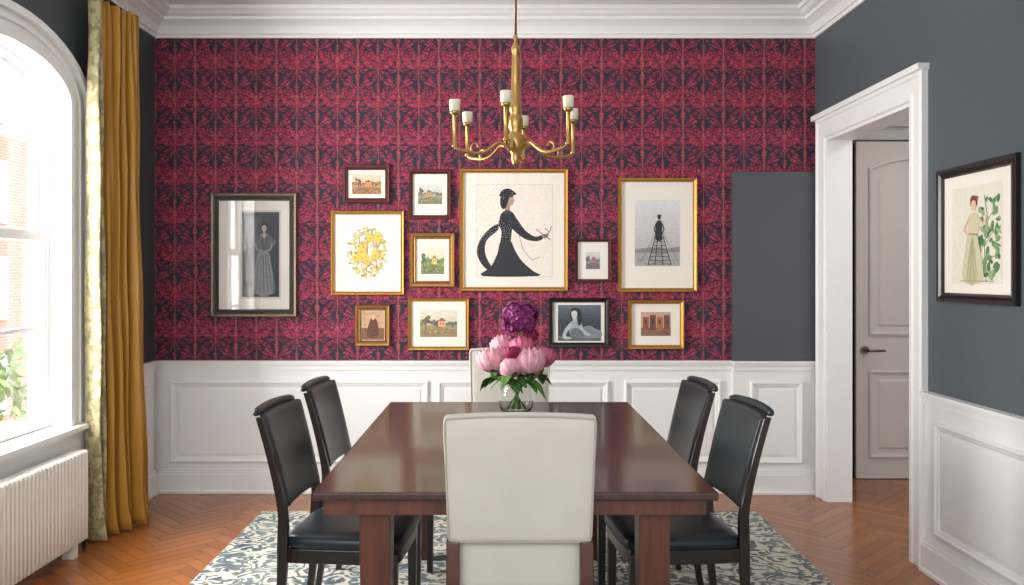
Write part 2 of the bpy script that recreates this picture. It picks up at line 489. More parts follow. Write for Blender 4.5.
def baseb(mp, u0, u1, name):
    b = B()
    def bx(ua, ub, va, vb, d0, d1):
        k = len(b.v)
        for d in (d0, d1):
            for u, v in ((ua, va), (ub, va), (ub, vb), (ua, vb)): b.v.append(mp(u, v, d))
        for q in ((0,1,2,3),(4,5,6,7),(0,1,5,4),(1,2,6,5),(2,3,7,6),(3,0,4,7)): b.face([k+i for i in q])
    bx(u0, u1, 0.0, 0.125, 0.0145, 0.034); bx(u0, u1, 0.125, 0.14, 0.0145, 0.028); bx(u0, u1, 0.14, 0.155, 0.0145, 0.021)
    bx(u0, u1, 0.0, 0.02, 0.034, 0.046)
    b.build(name, ['white'], label='white painted baseboard', cat='baseboard', kind=ST, bevel=0.002)
mpB = lambda u, v, d: (u, YB-d, v)
mpP = lambda u, v, d: (u, YB-0.03-d, v)
mpL = lambda u, v, d: (XL+d, u, v)
mpR = lambda u, v, d: (XR-d, u, v)
xj = 1.49
wains(mpB, XL, xj, [(-2.12, -0.46), (-0.40, 0.70), (0.80, 1.42)], 'trim_3', 'white panelled wainscoting with chair rail')
wains(mpP, xj, XR-0.001, [(1.60, 1.935)], 'trim_4', 'white projecting wainscot section with square panel')
b = B(); b.box(xj, XR-0.001, YB-0.0305, YB-0.0005, 0, RAIL-0.005); b.build('trim_5', ['white'], label='white wainscot backing board', cat='wainscoting', kind=ST)
wains(mpL, 4.57, YB-0.047, [(4.68, 5.34)], 'trim_6', 'white panelled wainscoting beside the window')
wains(mpR, Y0, 4.035, [(0.0, 1.3), (1.45, 2.75), (2.88, 3.93)], 'trim_7', 'white panelled wainscoting beside the doorway')
baseb(mpB, XL+0.03, xj, 'baseboard_back'); baseb(mpP, xj, XR-0.001, 'baseboard_corner')
baseb(mpL, 4.57, YB-0.035, 'baseboard_left'); baseb(mpR, Y0, 4.035, 'baseboard_right')
b = B(); b.box(0, XR-0.001-xj, -0.05, -0.001, 0, 2.06-RAIL)
b.build('wall_panel', ['panel'], loc=(xj, YB, RAIL+0.001), bevel=0.003, label='flat slate grey painted panel fixed over the wallpaper', cat='wall panel')

b = B()
CP = [(-0.135, 0), (-0.135, 0.03), (-0.12, 0.036), (-0.108, 0.036), (-0.10, 0.026), (-0.035, 0.022), (-0.028, 0.028), (-0.006, 0.028), (0, 0.02), (0, 0)]
def casing_U(b, mp, u0, u1, v1, prof, v0=0.0):
    rings = []
    for (u, v, su, sv) in ((u0, v0, 1, 0), (u0, v1, 1, -1), (u1, v1, -1, -1), (u1, v0, -1, 0)):
        rings.append([mp(u+su*i, v+(sv*i if v != v0 else 0), d) for i, d in prof])
    b.loft(rings, sm=False)
casing_U(b, mpR, DY0, DY1, DZ, CP)
b.box(XR+0.001, x1+0.02, DY0+0.0005, DY0+0.012, 0, DZ-0.001); b.box(XR-0.015, x1+0.02, DY1-0.02, DY1-0.0005, 0, DZ-0.001); b.box(XR-0.015, x1+0.02, DY0+0.0125, DY1-0.0205, DZ-0.02, DZ-0.0005)
b.box(XR-0.055, XR-0.001, DY0-0.15, DY1+0.15, DZ+0.125, DZ+0.155)
b.build('trim_8', ['white'], label='white moulded door casing around the doorway', cat='door casing', kind=ST)

b = B(); b.box(x1, 3.95, 5.88, 5.98, 0, 2.8); b.build('wall_hall_back', ['hall'], label='pale grey hallway wall', cat='wall', kind=ST)
b = B(); b.box(3.85, 3.95, 2.5, 5.88, 0, 2.8); b.build('wall_hall_side', ['hall'], label='pale grey hallway side wall', cat='wall', kind=ST)
b = B(); b.box(x1, 3.95, 2.4, 5.98, 2.8, 2.88); b.build('ceiling_hall', ['ceil'], label='white hallway ceiling', cat='ceiling', kind=ST)
mpH = lambda u, v, d: (u, 5.88-d, v)
b = B(); casing_U(b, mpH, 2.42, 3.30, 2.33, [(i*0.7, d*0.8) for i, d in CP])
b.box(2.3, 3.42, 5.83, 5.879, 2.42, 2.46)
b.build('trim_9', ['hall'], label='white casing around the hallway door', cat='door casing', kind=ST)
b = B(); b.box(2.421, 3.299, 5.874, 5.8795, 0.0, 2.329)  # thin black sheet, paints in the shadow gap around the door
b.build('painted_gap_shadow', ['blackframe'], label='black sheet standing in for the shadow gap around the hallway door', cat='painted shadow gap', kind=ST)
D = B(); D.box(0, 0.84, 0, 0.03, 0, 2.31)
mpD = lambda u, v, d: (u, -d, v)
MD = [(0, 0.0005), (0.0, 0.012), (0.012, 0.016), (0.02, 0.005), (0.034, 0.002), (0.06, 0.002), (0.075, 0.010), (0.12, 0.011)]
D.rings4(0.085, 0.755, 0.14, 0.74, MD, mpD)
D.box(0.2, 0.64, -0.012, -0.0005, 0.255, 0.625)
def archpanel(b, u0, u1, v0, v1, rise, prof):
    rings = []
    for ins, d in prof:
        ring = [(u0+ins, v0+ins), (u1-ins, v0+ins)]
        n = 14
        for i in range(n+1):
            t = i/n; u = (u1-ins)+((u0+ins)-(u1-ins))*t
            ring.append((u, v1-ins-rise*(2*abs(t-0.5))**2.2))
        rings.append([(u, -d, v) for u, v in ring])
    b.loft(rings, sm=False, cap0=False, cap1=True)
archpanel(D, 0.085, 0.755, 0.98, 2.2, 0.07, MD)
dr = D.build('door_1', ['door'], loc=(2.444, 5.83, 0.005), label='pale grey panelled interior door with lever handle', cat='door', kind=ST, fixn=False)
b = B(); b.lathe([(0.028, -0.006), (0.028, 0.0)], seg=18)
b.v = [(x, z, y) for x, y, z in b.v]
b.tube([(0, 0, 0), (0, -0.045, 0), (0.02, -0.055, 0), (0.12, -0.052, 0.0)], [0.01, 0.01, 0.009, 0.007])
b.build('handle', ['bronze'], loc=(0.055, -0.006, 0.88), parent=dr, label='aged metal lever handle')
b = B()
for z in (0.25, 1.15, 2.05): b.box(0.832, 0.846, -0.008, 0.0, z-0.05, z+0.05)
b.build('hinge', ['bronze'], parent=dr, label='aged metal hinges')

# ---------------------------------------------------------------- WINDOW
b = B()
gx = XL-0.13
def arched_frame(b, xa, xb, aO, rO, aI, rI, z0, z0i, zsp):
    O = [(WC-aO, z0)]+arch(aO, rO, zsp)+[(WC+aO, z0)]
    I = [(WC-aI, z0i)]+arch(aI, rI, zsp)+[(WC+aI, z0i)]
    k = len(b.v); n = len(O)
    for x in (xa, xb):
        for y, z in O: b.v.append((x, y, z))
        for y, z in I: b.v.append((x, y, z))
    for i in range(n-1):
        b.face((k+i, k+i+1, k+n+i+1, k+n+i)); b.face((k+2*n+i, k+2*n+i+1, k+3*n+i+1, k+3*n+i))
        b.face((k+i, k+i+1, k+2*n+i+1, k+2*n+i)); b.face((k+n+i, k+n+i+1, k+3*n+i+1, k+3*n+i))
arched_frame(b, gx-0.03, gx+0.05, WA-0.001, WR-0.001, WA-0.035, WR-0.035, WZ0, WZ0, WSP)
w1 = b.build('window_1', ['white'], label='white arched sash window with divided panes', cat='window', kind=ST)
MR = 1.60
b = B(); arched_frame(b, gx-0.025, gx+0.01, WA-0.036, WR-0.036, WA-0.075, WR-0.07, MR, MR, WSP)
b.box(gx-0.024, gx+0.011, WY0+0.045, WY1-0.045, MR-0.02, MR+0.03)
b.box(gx-0.015, gx+0.005, WC-0.011, WC+0.011, MR+0.03, WSP+WR-0.06)
b.box(gx-0.014, gx+0.006, WY0+0.07, WY1-0.07, 2.10, 2.12)
b.build('upper_sash', ['white'], parent=w1)
b = B()
for ya in (WY0+0.037, WY1-0.08): b.box(gx+0.012, gx+0.045, ya, ya+0.043, WZ0+0.004, MR+0.02)
b.box(gx+0.0125, gx+0.0445, WY0+0.08, WY1-0.08, WZ0+0.004, WZ0+0.07); b.box(gx+0.0125, gx+0.0445, WY0+0.08, WY1-0.08, MR-0.03, MR+0.019)
b.box(gx+0.018, gx+0.038, WC-0.011, WC+0.011, WZ0+0.07, MR-0.03); b.box(gx+0.019, gx+0.037, WY0+0.08, WY1-0.08, 1.12, 1.14)
b.build('lower_sash', ['white'], parent=w1)
b = B(); b.poly([(gx-0.005, y, z) for y, z in [(WC-WA+0.05, WZ0+0.02)]+arch(WA-0.05, WR-0.05, WSP)+[(WC+WA-0.05, WZ0+0.02)]])
b.build('glass', ['pane'], parent=w1, fixn=False)
b = B()
arched_frame(b, XL+0.001, XL+0.016, WA+0.19, WR+0.15, WA+0.03, WR+0.03, WZ0+0.004, WZ0+0.004, WSP)
arched_frame(b, XL+0.001, XL+0.040, WA+0.20, WR+0.16, WA+0.165, WR+0.125, WZ0+0.004, WZ0+0.004, WSP)
arched_frame(b, XL+0.001, XL+0.028, WA+0.120, WR+0.095, WA+0.100, WR+0.078, WZ0+0.004, WZ0+0.004, WSP)
arched_frame(b, XL+0.001, XL+0.030, WA+0.035, WR+0.035, WA-0.006, WR-0.006, WZ0+0.004, WZ0+0.004, WSP)
arched_frame(b, gx+0.05, XL+0.001, WA-0.0005, WR-0.0005, WA-0.006, WR-0.006, WZ0+0.004, WZ0+0.004, WSP)
b.build('trim_10', ['white'], label='white arched window casing', cat='window casing', kind=ST)
b = B(); b.box(gx+0.051, XL+0.001, WY0+0.001, WY1-0.001, WZ0+0.0005, WZ0+0.0035); b.box(XL+0.001, XL+0.075, WY0-0.22, WY1+0.20, WZ0-0.02, WZ0+0.0035)
b.box(XL+0.001, XL+0.045, WY0-0.21, WY1+0.20, WZ0-0.05, WZ0-0.0205)
b.box(XL+0.001, XL+0.03, WY0-0.2, WY1+0.2, 0.0, WZ0-0.051)
b.build('trim_11', ['white'], label='white window sill and apron above the radiator', cat='window sill', kind=ST)

# outside
b = B(); b.box(-14, -13.5, -6, 30, -4, 5.2)
for yy in range(-5, 29, 3):
    for zz in (-2.4, 0.2, 2.8): b.box(-13.5, -13.42, yy, yy+1.2, zz, zz+1.7, 1)
b.build('neighbour_building', ['brick', 'white'], label='red brick building across the street with pale windows', cat='building')
b = B(); b.box(-14, XL-0.25, -6, 30, -4.1, -4.0); b.build('street_ground', ['stone'], label='pale paved street outside the window', cat='ground', kind=ST)
b = B()
for i in range(900):
    a = random.random()*2*PI; p = math.acos(random.uniform(-1, 1)); r = random.uniform(0.7, 1)
    x, y, z = r*0.7*math.sin(p)*math.cos(a), r*0.9*math.sin(p)*math.sin(a), r*2.4*math.cos(p)
    d = Vector((random.uniform(-1, 1), random.uniform(-1, 1), random.uniform(-1, 1))).normalized()*0.12
    e = d.cross(Vector((random.uniform(-1, 1), random.uniform(-1, 1), 1))).normalized()*0.05
    c = Vector((x, y, z+1.9))
    b.poly([c-d, c+e, c+d, c-e])
b.tube([(0, 0, -0.45), (0, 0, 1.5)], 0.05)
b.build('garden_bush', ['bush'], loc=(-5.2, 9.2, -3.5), label='leafy green bush growing outside the window', cat='bush', kind='stuff', fixn=False)

# ================================================================ RADIATOR
b = B(); ry0, ry1 = 2.95, 4.31; n = 42; pitch = (ry1-ry0)/n
for i in range(n):
    y = (i+0.5)*pitch
    hw = pitch*0.42
    b.loft([sring(0, y, z, a, hh, 4, 16) for z, a, hh in ((0.0, 0.036, hw*0.8), (0.006, 0.042, hw), (0.2, 0.042, hw), (0.442, 0.042, hw), (0.450, 0.036, hw*0.8))])
b.box(-0.037, 0.037, 0, ry1-ry0, 0.01, 0.44)
for y in (0.1, 1.25):
    b.box(-0.03, 0.03, y-0.02, y+0.02, -0.065, 0.01)
rad = b.build('radiator', ['radiator'], loc=(-2.125, ry0, 0.066), label='cream ribbed column radiator under the window', cat='radiator')
b = B(); b.tube([(0, 0, -0.06), (0, 0, 0.04)], 0.01); b.tube([(0, -0.03, 0.04), (0, 0.02, 0.04)], 0.014)
b.build('valve', ['silver'], loc=(0, ry1-ry0+0.03, 0), parent=rad)

# ================================================================ CURTAIN
def curtain():
    b = B(); N = 200
    def fn(u, v):
        z = 0.012+v*2.848
        top = v
        ex = -2.02-0.04*top; ey = 4.84-0.05*top
        sx, sy = -2.135, 4.43
        x = sx+(ex-sx)*u; y = sy+(ey-sy)*u
        amp = (0.048-0.018*top)*(0.8+0.4*math.sin(u*17+1))
        ph = u*7*2*PI+0.55*math.sin(z*1.1+u*3)+1.1*math.sin(u*7.3)
        o = amp*math.sin(ph)+0.009*math.sin(ph*2.3+z*1.6)+0.004*math.sin(z*7+u*30)
        y += 0.018*math.cos(ph)
        if z < 0.15: o *= 1+0.4*(0.15-z)/0.15
        return (max(x+o, XL+0.047), y+0.012*math.sin(z*1.7+u*4), z)
    b.grid(fn, N, 60, m=lambda u: 1 if u < 0.21 else 0)
    return b.build('curtain', ['mustard', 'olive'], solid=0.003, loc=(0, 0, 0), label='mustard gold silk curtain with pale patterned leading edge', cat='curtain', fixn=False)
curtain()
b = B(); b.tube([(0, 0, 0), (0, 1.9, 0)], 0.013, 14)
k = len(b.v)
b.lathe([(0.001, -0.0), (0.02, 0.005), (0.028, 0.025), (0.02, 0.045), (0.001, 0.052)], (0, 0, 0), 16)
for i in range(k, len(b.v)):
    x, y, z = b.v[i]; b.v[i] = (x, 1.9+z, y)
rod = b.build('curtain_rod', ['dark'], loc=(-2.11, 2.98, 2.875), label='dark metal curtain rod with ball finial', cat='curtain rod')
for y in (0.1, 1.86):
    b = B(); b.box(-0.115, 0.0, y-0.008, y+0.008, -0.006, 0.006); b.box(-0.115, -0.106, y-0.02, y+0.02, -0.03, 0.03)
    b.build('bracket', ['dark'], parent=rod)

# ================================================================ RUG
RUGZ = 0.012
b = B(); b.box(-1.45, 1.45, -1.85, 1.85, 0, RUGZ)
b.build('area_rug', ['rug'], loc=(0.05, 3.15, 0.0005), bevel=0.004, label='cream area rug with blue grey floral scroll pattern', cat='rug')
RZ = RUGZ+0.001

# ================================================================ TABLE
TX = 0.045
TW = 0.60; TY0, TY1 = 2.50, 4.29; TZ = 0.76-RZ
t = empty('dining_table', (TX, (TY0+TY1)/2, RZ), label='long dark mahogany dining table with glossy top', cat='table')
hl = (TY1-TY0)/2
b = B(); b.box(-TW, TW, -hl, hl, TZ-0.026, TZ)
b.build('tabletop', ['mahog'], parent=t, bevel=0.006, bseg=3)
b = B(); i = 0.03
for (xa, xb, ya, yb2) in ((-TW+i, TW-i, -hl+i, -hl+i+0.025), (-TW+i, TW-i, hl-i-0.025, hl-i), (-TW+i, -TW+i+0.025, -hl+i+0.025, hl-i-0.025), (TW-i-0.025, TW-i, -hl+i+0.025, hl-i-0.025)):
    b.box(xa, xb, ya, yb2, TZ-0.075, TZ-0.0265)
b.box(-TW+0.06, TW-0.06, -hl+0.06, hl-0.06, TZ-0.055, TZ-0.0265)
b.build('apron', ['mahogleg'], parent=t, bevel=0.002)
for sx in (-1, 1):
    for sy in (-1, 1):
        b = B(); cx = sx*0.425; cy = sy*(hl-0.125)
        b.loft([[(cx+a*p, cy+a*q, z) for p, q in ((-1, -1), (1, -1), (1, 1), (-1, 1))] for z, a in ((0, 0.040), (0.5, 0.046), (TZ-0.056, 0.048))], sm=False)
        b.build('leg', ['mahogleg'], parent=t, bevel=0.004)

# ================================================================ SIDE CHAIRS
def bx_curve(z):
    if z > 0.44: 
        t = (z-0.44)/0.54
        return -0.205-0.085*t-0.045*t*t
    t = (0.44-z)/0.44
    return -0.205-0.045*t*t
def side_chair(loc, rz):
    c = empty('dining_chair', loc, rz, label='black leather side chair with dark wood legs and raked back', cat='chair', group='black leather chairs along the table')
    TOPZ = 0.893
    b = B(); b.loft([sring(0.0, 0, z, 0.213, 0.205, 9, 36) for z in (0.375, 0.425)], sm=False)
    b.build('seat_frame', ['ebony'], parent=c, bevel=0.003)
    b = B()
    rg = []
    for z, k in ((0.426, 0.97), (0.43, 1.0), (0.450, 1.01), (0.464, 0.985), (0.472, 0.92), (0.477, 0.75), (0.479, 0.4)):
        rg.append(sring(0.012, 0, z, 0.212*k, 0.21*k, 7, 36))
    b.loft(rg)
    b.build('seat', ['leather'], parent=c)
    b = B(); rg = []
    z0 = 0.575
    zs = [z0-0.01, z0-0.006]+[z0+(TOPZ-z0)*i/13 for i in range(0, 14)]
    for z in zs:
        k = 0.7 if z < z0-0.007 else 1.0
        w = 0.174+0.022*(z-z0)/0.31
        rg.append(sring(bx_curve(z)+0.014, 0, z, 0.014*k, w*(1 if k > 0.8 else 0.985), 7, 40, bow=0.016, zb=0.006*(z-z0)/0.31))
    b.loft(rg)
    b.build('backrest', ['leather'], parent=c)
    # crest: softly rolled backwards
    b = B(); pts = []
    for j in range(21):
        y = -0.207+0.414*j/20
        pts.append((bx_curve(TOPZ+0.01)-0.006+0.016*(y/0.207)**2, y, TOPZ+0.004+0.008*(1-(y/0.207)**2)))
    b.tube(pts, [0.006, 0.0125]+[0.0155]*17+[0.0125, 0.006], 16)
    b.build('crest_rail', ['leather'], parent=c)
    for sy in (-1, 1):
        b = B(); rg = []
        for q in range(21):
            z = (TOPZ-0.008)*q/20
            a = 0.013+0.006*math.exp(-((z-0.44)/0.16)**2)
            bb = 0.011
            yy = sy*(0.188+0.014*max(0, z-0.44)/0.44)
            x = bx_curve(z)+ (0.022 if z > 0.55 else 0.022*max(0, z-0.44)/0.11)
            rg.append([(x-a, yy-bb, z), (x+a, yy-bb, z), (x+a, yy+bb, z), (x-a, yy+bb, z)])
        b.loft(rg, sm=False); b.build('leg', ['ebony'], parent=c, bevel=0.002)
        b = B(); b.loft([[(0.187+a*p, sy*0.18+a*q, z) for p, q in ((-1, -1), (1, -1), (1, 1), (-1, 1))] for z, a in ((0, 0.013), (0.37, 0.017), (0.41, 0.017))], sm=False)
        b.build('leg', ['ebony'], parent=c, bevel=0.002)
    return c
CH_Z = RZ
c1 = side_chair((-0.545, 3.17, CH_Z), math.radians(-5))
clone(c1, (-0.525, 3.80, CH_Z), math.radians(-4))
clone(c1, (0.640, 3.17, CH_Z), math.radians(185))
clone(c1, (0.605, 3.80, CH_Z), math.radians(184))

# ================================================================ HOST CHAIRS
def cream_chair(loc, rz):
    c = empty('upholstered_chair', loc, rz, label='off-white leather upholstered dining chair with square back', cat='chair', group='off-white chairs at the table ends')
    W = 0.22; T = 0.026
    def rrect(z, w, tt, y): return [(p[1], p[0], p[2]) for p in sring(y, 0, z, tt, w, 7, 40)]
    b = B(); rg = []
    for z, k, kt in ((0.615, 0.925, 0.55), (0.622, 0.935, 0.9), (0.64, 0.94, 1.0), (0.8, 0.97, 1.1), (0.93, 1.0, 1.0), (0.965, 1.0, 0.98), (0.980, 0.985, 0.8), (0.985, 0.965, 0.5)):
        ring = rrect(z, W*k, T*kt, 0.235+0.06*(z-0.63))
        if z > 0.95: ring = [(x, y, zz+0.008*(1-(x/W)**2)) for x, y, zz in ring]
        rg.append(ring)
    b.loft(rg); b.build('backrest', ['linen'], parent=c)
    b = B()
    for s in (-1, 1):
        pts = []
        segs = [((-0.93, 0.628), (0.93, 0.628)), ((0.94, 0.64), (0.985, 0.965)), ((0.965, 0.978), (-0.965, 0.978)), ((-0.985, 0.965), (-0.94, 0.64))]
        for (a0, a1) in segs:
            for q in range(9):
                t = q/8; x = a0[0]+(a1[0]-a0[0])*t; z = a0[1]+(a1[1]-a0[1])*t
                if z > 0.97: z += 0.008*(1-x*x)
                pts.append((x*W*0.99, 0.235+0.06*(z-0.63)+s*T*0.88, z))
        b.tube(pts, 0.003, 8, closed=True)
    b.build('piping', ['piping'], parent=c)
    b = B()
    b.loft([rrect(z, 0.178, 0.012, 0.214+0.02*(z-0.45)) for z in (0.45, 0.5, 0.6, 0.618)], sm=True)
    b.build('lower_back_panel', ['linen'], parent=c)
    b = B(); rg = []
    for z, k in ((0.35, 0.985), (0.36, 1.0), (0.45, 1.0), (0.475, 0.99), (0.488, 0.95), (0.495, 0.8), (0.498, 0.4)):
        rg.append([(p[0], p[1], p[2]) for p in sring(0, -0.012, z, 0.213*k, 0.208*k, 7, 40)])
    b.loft(rg); b.build('seat', ['linen'], parent=c)
    for sx in (-1, 1):
        b = B(); rg = []
        for z, y, a in ((0, 0.275, 0.016), (0.2, 0.25, 0.02), (0.4, 0.242, 0.024), (0.52, 0.240, 0.024), (0.622, 0.238, 0.02)):
            x = sx*(0.192)
            rg.append([(x-0.019, y-a, z), (x+0.019, y-a, z), (x+0.019, y+a, z), (x-0.019, y+a, z)])
        b.loft(rg, sm=False); b.build('leg', ['walnutleg'], parent=c, bevel=0.003)
        b = B(); b.loft([[(sx*0.185+a*p, -0.185+a*q, z) for p, q in ((-1, -1), (1, -1), (1, 1), (-1, 1))] for z, a in ((0, 0.014), (0.352, 0.021))], sm=False)
        b.build('leg', ['walnutleg'], parent=c, bevel=0.003)
    return c
c2 = cream_chair((0.053, 4.37, RZ), 0)
clone(c2, (0.057, 2.69, RZ), PI)

# ================================================================ VASE + FLOWERS
TT = RZ+TZ
VL = Vector((0.075, 3.93, TT+0.001))
b = B()
outer = [(0.058, 0.0), (0.064, 0.004), (0.076, 0.03), (0.080, 0.06), (0.076, 0.095), (0.066, 0.125), (0.063, 0.14), (0.068, 0.152), (0.078, 0.165)]
inner = [(r-0.0022, z) for r, z in outer[::-1][:-2]]+[(0.056, 0.010), (0.01, 0.008)]
b.lathe(outer+inner, seg=44)
vase = b.build('vase', ['glass'], loc=VL, label='clear glass vase with flared rim holding green stems', cat='vase')

def petal_head(b, R, seed, layers=8, m=0):
    rn = random.Random(seed)
    tilt = Matrix.Rotation(rn.uniform(0.35, 0.9), 3, Vector((1, rn.uniform(-.6, .6), 0)).normalized())
    for L in range(layers):
        f = L/(layers-1)
        Ri = R*(0.18+0.74*f); lat1 = math.radians(86-60*f**1.2); n = 5+int(3*f)
        for q in range(n):
            az0 = 2*PI*(q+0.5*L+rn.uniform(-.25, .25))/n; wid = 2*PI/n*1.1; ph = rn.uniform(0, 6); p2 = rn.uniform(0, 6); tall = lat1+rn.uniform(-.25, .25); rs = rn.uniform(0.94, 1.06)
            def fn(u, v, az0=az0, wid=wid, ph=ph, tall=tall, rs=rs, p2=p2):
                uu = 2*u-1
                lat = -1.3+(tall+1.3)*v*(1-0.03*abs(uu)**4+0.05*math.sin(uu*12+ph)*v*v)
                edge = (1-max(0, (v-0.86)/0.14)**2*0.15)
                az = az0+uu*wid*edge*(0.3+0.7*math.sin(min(v, 0.7)*PI/1.4))
                r = Ri*rs*(1+0.08*f*v**3+0.11*v**3*math.sin(uu*11+ph)+0.07*v*v*math.sin(uu*21+p2)-0.03*uu*uu*v)
                return tilt.inverted() @ Vector((r*math.cos(lat)*math.cos(az), r*math.cos(lat)*math.sin(az), r*(math.sin(lat)*0.92)))
            b.grid(fn, 18, 9, m)
    b.lathe([(0.004, -R*0.7), (R*0.2, -R*0.3), (R*0.18, R*0.1), (0.005, R*0.2)], seg=10, m=m)
def leafmesh(b, base, d, length, width, droop=0.3):
    d = Vector(d).normalized(); side = d.cross(Vector((0, 0, 1)))
    if side.length < 0.01: side = Vector((1, 0, 0))
    side.normalize(); base = Vector(base)
    def fn(u, v):
        uu = 2*u-1
        w = width*math.sin(PI*min(0.999, v**0.8))*0.5
        return base+d*length*v+side*uu*w+Vector((0, 0, -droop*length*v*v+0.15*w*abs(uu)+0.003*math.sin(v*9+uu*3)))
    b.grid(fn, 6, 10)
def flower(name, off, R, mat, seed, kind, label, group=None):
    pos = VL+Vector(off)
    b = B()
    if kind == 'peony': petal_head(b, R, seed)
    else:
        rn = random.Random(seed); N = 260
        for i in range(N):
            zc = 1-2*(i+0.5)/N
            if zc < -0.85: continue
            a = i*2.399963+rn.uniform(-.15, .15); rr = math.sqrt(1-zc*zc)
            nrm = Vector((rr*math.cos(a), rr*math.sin(a), zc)); lump = 1+0.07*math.sin(a*3+zc*5)+0.04*math.sin(a*5+2)
            c = nrm*R*rn.uniform(0.74, 0.92)*lump; c.z *= 0.85
            tx = nrm.cross(Vector((0.3, 0.1, 1))).normalized(); ty = nrm.cross(tx); rot = rn.uniform(0, PI)
            s = R*0.23
            for q in range(5):
                an = rot+q*2*PI/5; d1 = tx*math.cos(an)+ty*math.sin(an); d2 = tx*-math.sin(an)+ty*math.cos(an)
                k = len(b.v)
                h1, h2, h3 = rn.uniform(0.0, 0.4), rn.uniform(0.0, 0.6), rn.uniform(0.0, 0.4)
                for p in (c, c+d1*s*0.5+d2*s*0.5+nrm*s*h1, c+d1*s*0.95+nrm*s*h2, c+d1*s*0.5-d2*s*0.5+nrm*s*h3): b.v.append(tuple(p))
                b.face((k, k+1, k+2, k+3), 0, False)
        b.lathe([(0.003, -R*0.65), (R*0.5, -R*0.4), (R*0.6, 0.0*R), (R*0.4, R*0.4), (0.003, R*0.55)], seg=12)
    fl = b.build(name, [mat], loc=pos, label=label, cat='flower', group=group, fixn=False)
    b = B()
    tgt = Vector((off[0]*-0.30+0.014*math.sin(seed), off[1]*-0.30+0.016*math.cos(seed*2), 0.016))-Vector(off)
    neck = Vector((off[0]*0.30, off[1]*0.30, 0.14))-Vector(off)
    P = [Vector((0, 0, -R*0.7))]
    for q in range(1, 7):
        t = q/6; P.append(P[0].lerp(neck, t)+Vector((off[0], off[1], 0))*0.3*math.sin(PI*t))
    for q in range(1, 4): P.append(neck.lerp(tgt, q/3))
    b.tube(P, 0.0045, 8); b.build('stem', ['stem'], parent=fl)
    rn = random.Random(seed+50)
    for q in range(4):
        b = B(); a = math.atan2(off[1], off[0])+rn.uniform(-1.4, 1.4)
        base = P[3+q % 4]
        leafmesh(b, base, (math.cos(a), math.sin(a), -0.3+0.35*q), rn.uniform(0.06, 0.10), 0.055, 0.6)
        b.build('leaf', ['leaf'], parent=fl, solid=0.0006, fixn=False)
    return fl
G = 'peonies in the glass vase'
pe = [((-0.112, -0.01, 0.250), 0.070, 'palepink', 'pale pink'), ((-0.025, -0.095, 0.222), 0.052, 'palepink', 'pale pink'), ((0.058, -0.075, 0.245), 0.074, 'palepink', 'pale pink'), ((0.122, 0.03, 0.258), 0.058, 'pink', 'full pink'),
      ((0.025, 0.01, 0.305), 0.058, 'pink', 'full pink'), ((-0.068, 0.06, 0.305), 0.054, 'palepink', 'pale pink')]
for i, (o, r, mt, nm) in enumerate(pe):
    flower('peony', o, r, mt, i+1, 'peony', nm+' peony bloom in the glass vase', G)
flower('carnation', (-0.022, -0.10, 0.288), 0.040, 'magenta', 21, 'peony', 'deep magenta bloom tucked among pink peonies')
flower('hydrangea', (0.015, 0.0, 0.440), 0.090, 'purple', 33, 'hyd', 'tall deep purple clustered bloom above pink peonies')
flower('hydrangea', (0.07, 0.02, 0.358), 0.034, 'magenta', 34, 'hyd', 'small magenta clustered bloom below the purple one')

# ================================================================ CHANDELIER
CX, CY = 0.062, 3.4
def zc(py, d=CY): return H+(VY-py)*d/F
ch = empty('chandelier', (CX, CY, ZC), label='six arm brass chandelier with cream candle sleeves', cat='chandelier')
def L(z): return z-ZC
b = B(); b.lathe([(0.06, -0.0005), (0.062, -0.015), (0.045, -0.03), (0.012, -0.04)], seg=28); b.build('canopy', ['brass'], parent=ch)
b = B(); b.tube([(0, 0, -0.035), (0, 0, L(zc(48)))], 0.0055, 12)
b.build('rod', ['bronze'], parent=ch)
b = B()
pr = [(0.006, 35), (0.010, 37), (0.006, 41), (0.008, 44), (0.016, 47), (0.017, 51), (0.012, 54), (0.015, 58), (0.017, 80), (0.020, 104), (0.026, 107), (0.026, 111), (0.020, 114), (0.029, 118), (0.030, 128), (0.023, 131), (0.027, 134), (0.037, 139), (0.038, 147), (0.028, 151), (0.016, 155), (0.019, 159), (0.012, 164), (0.003, 167)]
b.lathe([(r, L(zc(py))) for r, py in pr][::-1], seg=28)
b.build('column', ['brass'], parent=ch)
R = 0.255
